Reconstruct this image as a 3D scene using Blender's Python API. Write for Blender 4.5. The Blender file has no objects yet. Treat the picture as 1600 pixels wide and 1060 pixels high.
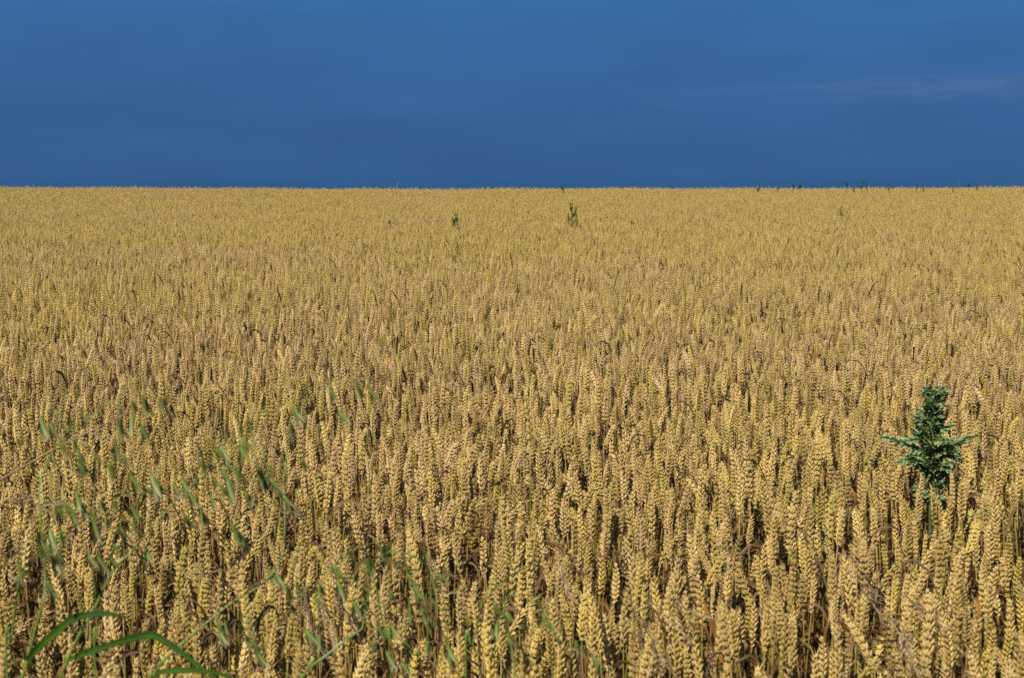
import bpy, math, random
import numpy as np
from mathutils import Vector, Matrix, Euler

rng = np.random.default_rng(11)
random.seed(5)
scene = bpy.context.scene
COL = scene.collection
R = math.radians

# ------------------------------------------------------------------ camera
CAM_H = 1.60
FPX = 2300.0                                  # focal length in pixels of the 1600 px photograph
PITCH = math.atan((530 - 296) / FPX)
cam_d = bpy.data.cameras.new("camera")
cam_d.sensor_width = 36.0
cam_d.lens = 36.0 * FPX / 1600.0
cam_d.clip_start = 0.05
cam_d.clip_end = 9000
cam_d.dof.use_dof = True
cam_d.dof.focus_distance = 8.0
cam_d.dof.aperture_fstop = 12.5
cam = bpy.data.objects.new("camera", cam_d)
COL.objects.link(cam)
cam.location = (0, 0, CAM_H)
cam.rotation_euler = (R(90) - PITCH, 0, 0)
scene.camera = cam

# ------------------------------------------------------------------ sun and sky
SUN_EL, SUN_AZ = R(47), R(-153)               # azimuth clockwise from +Y: behind the camera, to the left
sd = Vector((math.sin(SUN_AZ) * math.cos(SUN_EL), math.cos(SUN_AZ) * math.cos(SUN_EL), math.sin(SUN_EL)))
sun_d = bpy.data.lights.new("sun", "SUN")
sun_d.energy = 5.0
sun_d.angle = R(0.5)
sun_d.color = (1.0, 0.93, 0.81)
sun = bpy.data.objects.new("sun", sun_d)
COL.objects.link(sun)
sun.rotation_euler = sd.to_track_quat("Z", "Y").to_euler()
sun.location = (-20, -20, 30)

scene.cycles.use_denoising = False
scene.view_settings.view_transform = "Standard"
scene.view_settings.look = "None"
scene.view_settings.gamma = 1.0
EXPO = 0.87
scene.view_settings.exposure = EXPO


def s2l(r, g, b):
    f = lambda c: (c / 255 / 12.92) if c / 255 <= 0.04045 else ((c / 255 + 0.055) / 1.055) ** 2.4
    return (f(r), f(g), f(b), 1.0)


class NT:
    """small helper for node trees"""
    def __init__(self, tree):
        self.t = tree
    def n(self, typ, **kw):
        nd = self.t.nodes.new(typ)
        for k, v in kw.items():
            setattr(nd, k, v)
        return nd
    def l(self, a, b):
        self.t.links.new(a, b)
    def val(self, sock, v):
        if isinstance(v, (int, float, tuple, list)):
            sock.default_value = v
        else:
            self.l(v, sock)
    def math(self, op, a, b=0.0, c=0.0, clamp=False):
        m = self.n("ShaderNodeMath", operation=op)
        m.use_clamp = clamp
        self.val(m.inputs[0], a); self.val(m.inputs[1], b); self.val(m.inputs[2], c)
        return m.outputs[0]
    def mix(self, f, a, b, blend="MIX"):
        m = self.n("ShaderNodeMix", data_type="RGBA", blend_type=blend)
        self.val(m.inputs[0], f); self.val(m.inputs[6], a); self.val(m.inputs[7], b)
        return m.outputs[2]
    def ramp(self, f, stops, interp="LINEAR"):
        m = self.n("ShaderNodeValToRGB")
        cr = m.color_ramp
        cr.interpolation = interp
        while len(cr.elements) < len(stops):
            cr.elements.new(0.5)
        for e, (p, c) in zip(cr.elements, stops):
            e.position = p; e.color = c
        self.val(m.inputs[0], f)
        return m.outputs[0]
    def rng(self, v, a, b, c=0.0, d=1.0, typ="SMOOTHSTEP"):
        m = self.n("ShaderNodeMapRange", interpolation_type=typ)
        self.val(m.inputs[0], v)
        m.inputs[1].default_value = a; m.inputs[2].default_value = b
        m.inputs[3].default_value = c; m.inputs[4].default_value = d
        return m.outputs[0]
    def noise(self, vec, scale, detail=3.0, rough=0.5):
        m = self.n("ShaderNodeTexNoise")
        m.inputs["Scale"].default_value = scale
        m.inputs["Detail"].default_value = detail
        m.inputs["Roughness"].default_value = rough
        if vec is not None:
            self.l(vec, m.inputs["Vector"])
        return m.outputs["Fac"]


world = bpy.data.worlds.new("World")
scene.world = world
world.use_nodes = True
wt = NT(world.node_tree)
world.node_tree.nodes.clear()
w_out = wt.n("ShaderNodeOutputWorld")
bg = wt.n("ShaderNodeBackground")
SKY_S = 0.05
bg.inputs["Strength"].default_value = SKY_S
sky = wt.n("ShaderNodeTexSky", sky_type="NISHITA")
sky.sun_disc = False
sky.sun_elevation = SUN_EL
sky.sun_rotation = SUN_AZ
tc = wt.n("ShaderNodeTexCoord")
sep = wt.n("ShaderNodeSeparateXYZ")
wt.l(tc.outputs["Generated"], sep.inputs[0])
zz = sep.outputs["Z"]
# a dark rain-blue bank stands low over the far horizon and thins out above it
mp = wt.n("ShaderNodeMapping")
mp.inputs["Scale"].default_value = (1.0, 1.0, 7.0)
wt.l(tc.outputs["Generated"], mp.inputs[0])
nz = wt.noise(mp.outputs[0], 3.0, 4.0, 0.5)
zw = wt.math("ADD", zz, wt.math("MULTIPLY", wt.math("SUBTRACT", nz, 0.5), 0.055))
zw = wt.math("ADD", zw, wt.math("MULTIPLY", sep.outputs["X"], 0.03))
K = 1.0 / (SKY_S * 2 ** EXPO)
def sc(c):
    return (c[0] * K, c[1] * K, c[2] * K, 1.0)
def bank_ramp():
    return wt.ramp(wt.rng(zw, -0.01, 0.19, typ="LINEAR"), [
        (0.0, s2l(53, 94, 143)), (0.22, s2l(56, 99, 149)), (0.5, s2l(59, 105, 161)), (0.8, s2l(60, 114, 173)), (1.0, s2l(64, 121, 182))])
bank = bank_ramp()
mp3 = wt.n("ShaderNodeMapping")
mp3.inputs["Scale"].default_value = (1.0, 1.0, 4.5)
wt.l(tc.outputs["Generated"], mp3.inputs[0])
soft = wt.noise(mp3.outputs[0], 7.0, 5.0, 0.55)
kk = wt.math("MULTIPLY", wt.rng(soft, 0.25, 0.75, 0.90, 1.06, "LINEAR"), K * 0.97)
# darkest just above the land
kk = wt.math("MULTIPLY", kk, wt.rng(zz, 0.0, 0.010, 0.93, 1.0))
vm = wt.n("ShaderNodeVectorMath", operation="SCALE")
wt.l(bank, vm.inputs[0]); wt.l(kk, vm.inputs[3])
bank_s = vm.outputs[0]
# faint mauve streak of high cloud low on the right
mp2 = wt.n("ShaderNodeMapping")
mp2.inputs["Scale"].default_value = (1.0, 1.0, 9.0)
wt.l(tc.outputs["Generated"], mp2.inputs[0])
n2 = wt.noise(mp2.outputs[0], 14.0, 5.0, 0.6)
zc = wt.math("SUBTRACT", zz, wt.math("ADD", wt.math("MULTIPLY", sep.outputs["X"], 0.03), 0.0600))
zc = wt.math("ADD", zc, wt.math("MULTIPLY", wt.math("SUBTRACT", n2, 0.5), 0.030))
band = wt.math("MULTIPLY", wt.rng(zc, -0.011, 0.0), wt.rng(zc, 0.0015, 0.006, 1.0, 0.0))
band = wt.math("MULTIPLY", band, wt.rng(sep.outputs["X"], 0.04, 0.24))
band = wt.math("MULTIPLY", band, wt.rng(n2, 0.35, 0.65, 0.25, 1.0))
streak_c = sc(s2l(98, 122, 165))
bank_s = wt.mix(wt.math("MULTIPLY", band, 0.36), bank_s, streak_c)
front = wt.math("MAXIMUM", sep.outputs["Y"], 0.0)
zf = wt.math("SUBTRACT", zz, wt.math("MULTIPLY", front, 0.35))  # unseen upper part of the bank, added ahead to cut the sky's fill light
sky_mix = wt.mix(wt.rng(zf, 0.25, 0.75), bank_s, sky.outputs[0])
wt.l(sky_mix, bg.inputs["Color"])
wt.l(bg.outputs[0], w_out.inputs["Surface"])

# ------------------------------------------------------------------ land
CREST = 55.0
def height(x, y):
    x = np.asarray(x, float); y = np.asarray(y, float)
    t = np.clip(y / CREST, 0, 1)
    a = 0.668 + 0.05 * np.clip(-x / 19, -0.3, 1) ** 2 * (x < 0) + 0.05 * np.clip(x / 19, 0, 1) ** 2 + 0.012 * np.sin(x * 0.35)
    h = a * t ** 2
    f = np.clip((y - CREST) / 60.0, 0, 1)
    return h * (0.5 + 0.5 * np.cos(np.pi * f))
def hz(x, y):
    return float(height(x, y))

cp, sp_ = math.cos(PITCH), math.sin(PITCH)
def at(px, py, d):
    """the place on the line of sight of photograph pixel (px, py) at ground distance d"""
    u, v = (px - 800) / FPX, (530 - py) / FPX
    dy = cp + v * sp_
    dz = -sp_ + v * cp
    k = d / dy
    return Vector((u * k, d, CAM_H + dz * k))
def project(x, y, z):
    dy, dz = y, z - CAM_H
    fw = dy * cp - dz * sp_
    up = dy * sp_ + dz * cp
    return 800 + FPX * x / fw, 530 - FPX * up / fw

# ------------------------------------------------------------------ materials
def material(name):
    m = bpy.data.materials.new(name)
    m.use_nodes = True
    m.node_tree.nodes.clear()
    t = NT(m.node_tree)
    out = t.n("ShaderNodeOutputMaterial")
    return m, t, out

def surface(t, out, color, rough=0.6, transl=0.0, tcol=None, spec=0.3, bump=None, bump_s=0.3, bump_d=0.001):
    p = t.n("ShaderNodeBsdfPrincipled")
    t.val(p.inputs["Base Color"], color)
    p.inputs["Roughness"].default_value = rough
    p.inputs["Specular IOR Level"].default_value = spec
    if bump is not None:
        b = t.n("ShaderNodeBump")
        b.inputs["Strength"].default_value = bump_s
        b.inputs["Distance"].default_value = bump_d
        t.l(bump, b.inputs["Height"])
        t.l(b.outputs[0], p.inputs["Normal"])
    if transl > 0:
        tr = t.n("ShaderNodeBsdfTranslucent")
        t.val(tr.inputs["Color"], tcol if tcol is not None else color)
        ms = t.n("ShaderNodeMixShader")
        ms.inputs[0].default_value = transl
        t.l(p.outputs[0], ms.inputs[1]); t.l(tr.outputs[0], ms.inputs[2])
        t.l(ms.outputs[0], out.inputs[0])
    else:
        t.l(p.outputs[0], out.inputs[0])

def plant_random(t):
    """0..1 per plant: from the instance or the object, plus the value baked per ear in a patch"""
    a = t.n("ShaderNodeAttribute", attribute_type="INSTANCER", attribute_name="rnd")
    b = t.n("ShaderNodeAttribute", attribute_type="GEOMETRY", attribute_name="prnd")
    return t.math("FRACT", t.math("ADD", a.outputs["Fac"], b.outputs["Fac"]))

def fv(t):
    return t.n("ShaderNodeAttribute", attribute_type="GEOMETRY", attribute_name="fv").outputs["Fac"]

def rgb(r, g, b):
    return (r, g, b, 1.0)

# greener and riper areas of the field
def field_noise(t, scale):
    geo = t.n("ShaderNodeNewGeometry")
    return t.noise(geo.outputs["Position"], scale, 3.0, 0.6)

m_ear, t, out = material("wheat_ear")
r = plant_random(t)
c = t.ramp(r, [
    (0.00, rgb(0.336, 0.223, 0.100)), (0.12, rgb(0.431, 0.292, 0.150)), (0.24, rgb(0.308, 0.206, 0.079)),
    (0.36, rgb(0.473, 0.331, 0.187)), (0.48, rgb(0.359, 0.244, 0.100)), (0.60, rgb(0.437, 0.303, 0.167)), (0.70, rgb(0.331, 0.231, 0.073)),
    (0.80, rgb(0.386, 0.272, 0.094)), (0.87, rgb(0.333, 0.252, 0.042)), (1.0, rgb(0.255, 0.252, 0.021))])
patch = t.rng(field_noise(t, 0.32), 0.38, 0.64, 0.0, 0.50)
pos = t.n("ShaderNodeNewGeometry")
sxy = t.n("ShaderNodeSeparateXYZ")
t.l(pos.outputs["Position"], sxy.inputs[0])
patch = t.math("ADD", patch, t.rng(field_noise(t, 1.6), 0.52, 0.70, 0.0, 0.38))
greener = t.rng(sxy.outputs["Y"], 2.5, 20.0, 0.0, 0.36)       # the crop is greener away from the field's edge
patch = t.math("ADD", patch, greener)
c = t.mix(t.math("MINIMUM", patch, 0.85), c, rgb(0.390, 0.304, 0.042))
v = fv(t)
c = t.mix(t.rng(v, 0.0, 1.0, 0.0, 0.55, "LINEAR"), c, rgb(0.473, 0.341, 0.153))
c = t.mix(t.rng(t.math("FRACT", t.math("MULTIPLY", v, 7.31)), 0.82, 1.0, 0.0, 0.6), c, rgb(0.301, 0.164, 0.037))
geo = t.n("ShaderNodeNewGeometry")
fine = t.noise(geo.outputs["Position"], 900.0, 2.0, 0.5)
c = t.mix(t.rng(fine, 0.3, 0.75, 0.0, 0.35), c, rgb(0.258, 0.157, 0.051))
val = t.rng(t.math("FRACT", t.math("MULTIPLY", r, 13.7)), 0.0, 1.0, 0.72, 1.20, "LINEAR")
hsv = t.n("ShaderNodeHueSaturation")
t.l(c, hsv.inputs["Color"]); t.l(val, hsv.inputs["Value"])
c = hsv.outputs[0]
surface(t, out, c, rough=0.5, spec=0.3)

m_stem, t, out = material("wheat_stem")
r = plant_random(t)
c = t.ramp(r, [(0.0, rgb(0.220, 0.142, 0.050)), (0.35, rgb(0.191, 0.120, 0.032)), (0.6, rgb(0.163, 0.115, 0.022)), (0.82, rgb(0.153, 0.128, 0.017)), (1.0, rgb(0.115, 0.125, 0.013))])  # stem tones lowered: shade of the gaps between ears put into the colour
surface(t, out, c, rough=0.4, spec=0.4)

m_leaf, t, out = material("dry_wheat_leaf")
r = plant_random(t)
v = fv(t)
c = t.ramp(t.math("FRACT", t.math("ADD", t.math("MULTIPLY", r, 3.7), v)), [
    (0.0, rgb(0.124, 0.073, 0.030)), (0.3, rgb(0.075, 0.043, 0.018)), (0.55, rgb(0.168, 0.111, 0.053)), (0.75, rgb(0.150, 0.064, 0.017)), (0.88, rgb(0.066, 0.043, 0.028)), (1.0, rgb(0.124, 0.094, 0.020))])  # dead-leaf browns, deepened further to paint in the dark between the stalks
surface(t, out, c, rough=0.6, spec=0.2, transl=0.3)

m_orange, t, out = material("rust_orange_leaf")
geo = t.n("ShaderNodeNewGeometry")
c = t.mix(t.noise(geo.outputs["Position"], 60.0), rgb(0.42, 0.15, 0.025), rgb(0.50, 0.28, 0.07))
surface(t, out, c, rough=0.5, spec=0.3, transl=0.3)

m_green, t, out = material("green_grass_blade")
geo = t.n("ShaderNodeNewGeometry")
c = t.mix(t.rng(t.noise(geo.outputs["Position"], 14.0), 0.35, 0.7), rgb(0.012, 0.035, 0.002), rgb(0.027, 0.064, 0.003))
across = fv(t)
c = t.mix(t.rng(across, 0.80, 1.0, 0.0, 0.5), c, rgb(0.081, 0.125, 0.017))
c = t.mix(t.rng(t.noise(geo.outputs["Position"], 38.0, 2.0), 0.66, 0.74, 0.0, 0.7), c, rgb(0.181, 0.141, 0.011))
vein = t.math("SINE", t.math("MULTIPLY", across, 34.0))
surface(t, out, c, rough=0.45, spec=0.22, transl=0.14, tcol=rgb(0.054, 0.132, 0.003), bump=vein, bump_s=0.5, bump_d=0.0004)

m_culm, t, out = material("green_oat_culm")
surface(t, out, rgb(0.09, 0.14, 0.022), rough=0.4, spec=0.4)

m_oat, t, out = material("oat_spikelet")
v = fv(t)
rr = plant_random(t)
c = t.mix(t.rng(v, 0.35, 1.0), rgb(0.160, 0.216, 0.038), rgb(0.368, 0.376, 0.212))
c = t.mix(t.rng(rr, 0.3, 1.0, 0.0, 0.6), c, rgb(0.088, 0.152, 0.019))
surface(t, out, c, rough=0.45, spec=0.35, transl=0.35)

m_awn, t, out = material("dark_awn")
surface(t, out, rgb(0.13, 0.075, 0.04), rough=0.6)

m_brown, t, out = material("dead_brown_grass")
v = fv(t)
c = t.ramp(v, [(0.0, rgb(0.162, 0.108, 0.064)), (0.5, rgb(0.252, 0.176, 0.112)), (1.0, rgb(0.364, 0.282, 0.182))])
surface(t, out, c, rough=0.65, spec=0.2, transl=0.2)

m_straw, t, out = material("dead_straw_culm")
surface(t, out, rgb(0.192, 0.122, 0.054), rough=0.55)

m_thistle, t, out = material("thistle_leaf")
v = fv(t)
geo = t.n("ShaderNodeNewGeometry")
c = t.mix(t.rng(t.noise(geo.outputs["Position"], 45.0), 0.35, 0.7), rgb(0.061, 0.101, 0.036), rgb(0.138, 0.196, 0.073))
c = t.mix(t.rng(v, 0.60, 1.0, 0.0, 0.8), c, rgb(0.348, 0.406, 0.238))
c = t.mix(t.rng(t.noise(geo.outputs["Position"], 20.0, 2.0), 0.60, 0.72, 0.0, 0.5), c, rgb(0.246, 0.280, 0.049))
surface(t, out, c, rough=0.42, spec=0.45, transl=0.16, tcol=rgb(0.174, 0.308, 0.042))

m_tstem, t, out = material("thistle_stem")
surface(t, out, rgb(0.045, 0.065, 0.022), rough=0.6)

m_bud, t, out = material("thistle_bud")
surface(t, out, rgb(0.10, 0.20, 0.06), rough=0.5)

m_weed, t, out = material("weed_leaf")
v = fv(t)
c = t.mix(v, rgb(0.061, 0.126, 0.018), rgb(0.162, 0.239, 0.038))
surface(t, out, c, rough=0.5, spec=0.3, transl=0.2)
m_weed_dark, t, out = material("dark_weed_leaf")
v = fv(t)
c = t.mix(v, rgb(0.045, 0.077, 0.020), rgb(0.081, 0.108, 0.032))
surface(t, out, c, rough=0.6, spec=0.2, transl=0.1)

m_soil, t, out = material("field_soil")
geo = t.n("ShaderNodeNewGeometry")
n1 = t.noise(geo.outputs["Position"], 9.0, 6.0, 0.65)
n2_ = t.noise(geo.outputs["Position"], 60.0, 4.0, 0.6)
c = t.mix(t.rng(n1, 0.35, 0.7), rgb(0.025, 0.017, 0.010), rgb(0.054, 0.037, 0.021))
c = t.mix(t.rng(n2_, 0.55, 0.75, 0.0, 0.7), c, rgb(0.108, 0.075, 0.038))
surface(t, out, c, rough=0.95, spec=0.1, bump=n2_, bump_s=0.8, bump_d=0.02)


# ------------------------------------------------------------------ mesh tools
class MB:
    """collects triangles and quads with per-vertex values, builds ONE mesh"""
    def __init__(self):
        self.V, self.T, self.Q, self.mt, self.mq, self.F, self.P = [], [], [], [], [], [], []
        self.n = 0
    def add(self, V, T=None, Q=None, mat=0, f=0.0, p=0.0):
        V = np.asarray(V, float).reshape(-1, 3)
        self.V.append(V)
        self.F.append(np.broadcast_to(np.asarray(f, float), (len(V),)).copy())
        self.P.append(np.broadcast_to(np.asarray(p, float), (len(V),)).copy())
        if T is not None and len(T):
            T = np.asarray(T, int).reshape(-1, 3)
            self.T.append(T + self.n); self.mt.append(np.broadcast_to(np.asarray(mat), (len(T),)).copy())
        if Q is not None and len(Q):
            Q = np.asarray(Q, int).reshape(-1, 4)
            self.Q.append(Q + self.n); self.mq.append(np.broadcast_to(np.asarray(mat), (len(Q),)).copy())
        self.n += len(V)
        return self
    def arrays(self):
        V = np.concatenate(self.V) if self.V else np.zeros((0, 3))
        T = np.concatenate(self.T) if self.T else np.zeros((0, 3), int)
        Q = np.concatenate(self.Q) if self.Q else np.zeros((0, 4), int)
        mt = np.concatenate(self.mt) if self.mt else np.zeros(0, int)
        mq = np.concatenate(self.mq) if self.mq else np.zeros(0, int)
        return V, T, Q, mt, mq, np.concatenate(self.F), np.concatenate(self.P)
    def merge(self, arr, M=None, off=(0, 0, 0), s=1.0, p=None, zs=None):
        V, T, Q, mt, mq, F, P = arr
        V2 = V * s
        if M is not None:
            V2 = V2 @ M.T
        V2 = V2 + np.asarray(off)
        self.V.append(V2); self.F.append(F); self.P.append(P if p is None else np.full(len(V2), p))
        if len(T): self.T.append(T + self.n); self.mt.append(mt)
        if len(Q): self.Q.append(Q + self.n); self.mq.append(mq)
        self.n += len(V2)
    def mesh(self, name, mats, smooth=True):
        V, T, Q, mt, mq, F, P = self.arrays()
        me = bpy.data.meshes.new(name)
        me.vertices.add(len(V)); me.vertices.foreach_set("co", V.astype(np.float32).ravel())
        nl = len(T) * 3 + len(Q) * 4
        me.loops.add(nl)
        me.loops.foreach_set("vertex_index", np.concatenate([T.ravel(), Q.ravel()]).astype(np.int32))
        me.polygons.add(len(T) + len(Q))
        st = np.concatenate([np.arange(len(T)) * 3, len(T) * 3 + np.arange(len(Q)) * 4]).astype(np.int32)
        me.polygons.foreach_set("loop_start", st)
        me.polygons.foreach_set("material_index", np.concatenate([mt, mq]).astype(np.int32))
        me.polygons.foreach_set("use_smooth", np.full(len(T) + len(Q), smooth))
        for nm, arr in (("fv", F), ("prnd", P)):
            a = me.attributes.new(nm, "FLOAT", "POINT")
            a.data.foreach_set("value", arr.astype(np.float32))
        for m in mats:
            me.materials.append(m)
        me.update(calc_edges=True)
        me.validate()
        return me

def link(name, mesh, parent=None, loc=None):
    o = bpy.data.objects.new(name, mesh)
    COL.objects.link(o)
    if parent is not None: o.parent = parent
    if loc is not None: o.location = loc
    return o

def thing(name, label, cat, loc=(0, 0, 0), group=None, rot=(0, 0, 0)):
    o = bpy.data.objects.new(name, None)
    COL.objects.link(o)
    o.empty_display_size = 0.1
    o.location = loc; o.rotation_euler = rot
    o["label"] = label; o["category"] = cat
    if group: o["group"] = group
    return o

def spline(pts, n):
    P = np.asarray([tuple(p) for p in pts], float)
    P = np.vstack([2 * P[0] - P[1], P, 2 * P[-1] - P[-2]])
    m = len(P) - 3
    out = []
    for i in range(n + 1):
        u = i / n * m
        k = min(int(u), m - 1); t_ = u - k
        a, b, c_, d = P[k:k + 4]
        out.append(0.5 * ((2 * b) + (-a + c_) * t_ + (2 * a - 5 * b + 4 * c_ - d) * t_ ** 2 + (-a + 3 * b - 3 * c_ + d) * t_ ** 3))
    return np.array(out)

def frames(P):
    T = np.gradient(P, axis=0)
    T /= np.linalg.norm(T, axis=1)[:, None] + 1e-12
    up = np.array([0, 0, 1.0]) if abs(T[0][2]) < 0.9 else np.array([1.0, 0, 0])
    N = []
    n = up - T[0] * up.dot(T[0]); n /= np.linalg.norm(n)
    for t_ in T:
        n = n - t_ * n.dot(t_); n /= np.linalg.norm(n) + 1e-12
        N.append(n.copy())
    N = np.array(N)
    return T, N, np.cross(T, N)

def tube(mb, P, rad, sides=5, mat=0, f=0.0, p=0.0, cap=True):
    P = np.asarray(P, float)
    n = len(P)
    rad = np.broadcast_to(np.asarray(rad, float), (n,))
    T, N, B = frames(P)
    a = np.arange(sides) / sides * 2 * np.pi
    V = (P[:, None] + rad[:, None, None] * (np.cos(a)[None, :, None] * N[:, None] + np.sin(a)[None, :, None] * B[:, None])).reshape(-1, 3)
    Q = []
    for i in range(n - 1):
        for k in range(sides):
            k2 = (k + 1) % sides
            Q.append((i * sides + k, i * sides + k2, (i + 1) * sides + k2, (i + 1) * sides + k))
    Tr = []
    if cap:
        V = np.vstack([V, P[-1] + T[-1] * rad[-1]])
        for k in range(sides):
            Tr.append(((n - 1) * sides + k, (n - 1) * sides + (k + 1) % sides, n * sides))
    mb.add(V, Tr, Q, mat, f, p)

def ribbon(mb, P, width, side0, mat=0, f=0.0, p=0.0, fold=0.25, twist=0.0, curl=None):
    """a leaf blade: three vertices across, folded along the midrib"""
    P = np.asarray(P, float)
    n = len(P)
    width = np.broadcast_to(np.asarray(width, float), (n,))
    T = np.gradient(P, axis=0); T /= np.linalg.norm(T, axis=1)[:, None] + 1e-12
    s0 = np.asarray(side0, float)
    V = []
    for i in range(n):
        s = s0 - T[i] * s0.dot(T[i]); s /= np.linalg.norm(s) + 1e-12
        nn = np.cross(T[i], s)
        a = twist * i / (n - 1) if np.isscalar(twist) else twist[i]
        s2 = s * math.cos(a) + nn * math.sin(a)
        n2 = np.cross(T[i], s2)
        w = width[i] / 2
        V += [P[i] - s2 * w + n2 * w * fold, P[i], P[i] + s2 * w + n2 * w * fold]
    Q = []
    for i in range(n - 1):
        for k in (0, 1):
            Q.append((i * 3 + k, i * 3 + k + 1, i * 3 + 3 + k + 1, i * 3 + 3 + k))
    ff = np.repeat(np.broadcast_to(np.asarray(f, float), (n,)), 3)
    mb.add(V, None, Q, mat, ff, p)

def blade(mb, P, width, side0, twist):
    """a broad living leaf: seven vertices across, keeled along the midrib, edges gently waved; fv is 1 on the midrib and 0 at the edge"""
    n = len(P)
    T = np.gradient(P, axis=0); T /= np.linalg.norm(T, axis=1)[:, None] + 1e-12
    s0 = np.asarray(side0, float); V = []; F = []
    for i in range(n):
        s = s0 - T[i] * s0.dot(T[i]); s /= np.linalg.norm(s) + 1e-12
        nn = np.cross(T[i], s)
        s2 = s * math.cos(twist[i]) + nn * math.sin(twist[i]); n2 = np.cross(T[i], s2)
        w = width[i] / 2
        for k in range(-3, 4):
            u = k / 3
            V.append(P[i] + s2 * w * u + n2 * w * (0.55 * abs(u) ** 1.5 + 0.10 * math.sin(i * 0.9 + k) * abs(u)))
            F.append(1 - abs(u))
    Q = [(i * 7 + k, i * 7 + k + 1, i * 7 + 8 + k, i * 7 + 7 + k) for i in range(n - 1) for k in range(6)]
    mb.add(V, None, Q, 0, F)

def rot_to(d, spin=0.0):
    """matrix taking +Z to direction d, spun about it"""
    q = Vector(tuple(d)).to_track_quat("Z", "Y").to_matrix() @ Matrix.Rotation(spin, 3, "Z")
    return np.array(q)

# ------------------------------------------------------------------ ground
ys = np.concatenate([[-3000, -800, -200, -60, -20, -6], np.arange(0, 120, 1.5), [130, 160, 220, 400, 900, 2000, 6000]])
xs = np.concatenate([[-6000, -2000, -700, -250, -110], np.arange(-60, 60.1, 2.0), [110, 250, 700, 2000, 6000]])
X, Y = np.meshgrid(xs, ys)
Z = height(np.clip(X, -60, 60), Y) * np.where(np.abs(X) > 200, 0.0, 1.0) + 0.012 * np.sin(X * 3.1) * np.cos(Y * 2.3) * (np.abs(X) < 60) * (Y > -2) * (Y < 118)
nx, ny = len(xs), len(ys)
Vg = np.stack([X, Y, Z], -1).reshape(-1, 3)
ii = np.arange(nx * ny).reshape(ny, nx)
Qg = np.stack([ii[:-1, :-1], ii[:-1, 1:], ii[1:, 1:], ii[1:, :-1]], -1).reshape(-1, 4)
gb = MB(); gb.add(Vg, None, Qg)
ground = link("ground", gb.mesh("ground", [m_soil]))
ground["kind"] = "structure"

# ------------------------------------------------------------------ wheat ear
def floret(sides, rings):
    """one husked grain, pointing to +Z, base at the origin, length 1, half-width 1"""
    prof = {1: [(0.42, 1.0)],
            2: [(0.25, 0.92), (0.6, 0.85)],
            5: [(0.04, 0.42), (0.2, 0.86), (0.42, 1.0), (0.66, 0.76), (0.86, 0.30)]}[rings]
    V = [(0, 0, 0)]
    F = [0.0]
    for z, r_ in prof:
        for k in range(sides):
            a = 2 * math.pi * k / sides
            V.append((r_ * math.cos(a), r_ * math.sin(a) * 0.82 + (0.12 * r_ if k == 0 else 0), z))
            F.append(z)
    V.append((0, 0, 1.0)); F.append(1.0)
    T, Q = [], []
    for k in range(sides):
        k2 = (k + 1) % sides
        T.append((0, 1 + k2, 1 + k))
        b = 1 + (rings - 1) * sides
        T.append((b + k, b + k2, len(V) - 1))
    for i in range(rings - 1):
        for k in range(sides):
            k2 = (k + 1) % sides
            a = 1 + i * sides
            Q.append((a + k, a + k2, a + sides + k2, a + sides + k))
    return np.array(V, float), T, Q, np.array(F)

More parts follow.
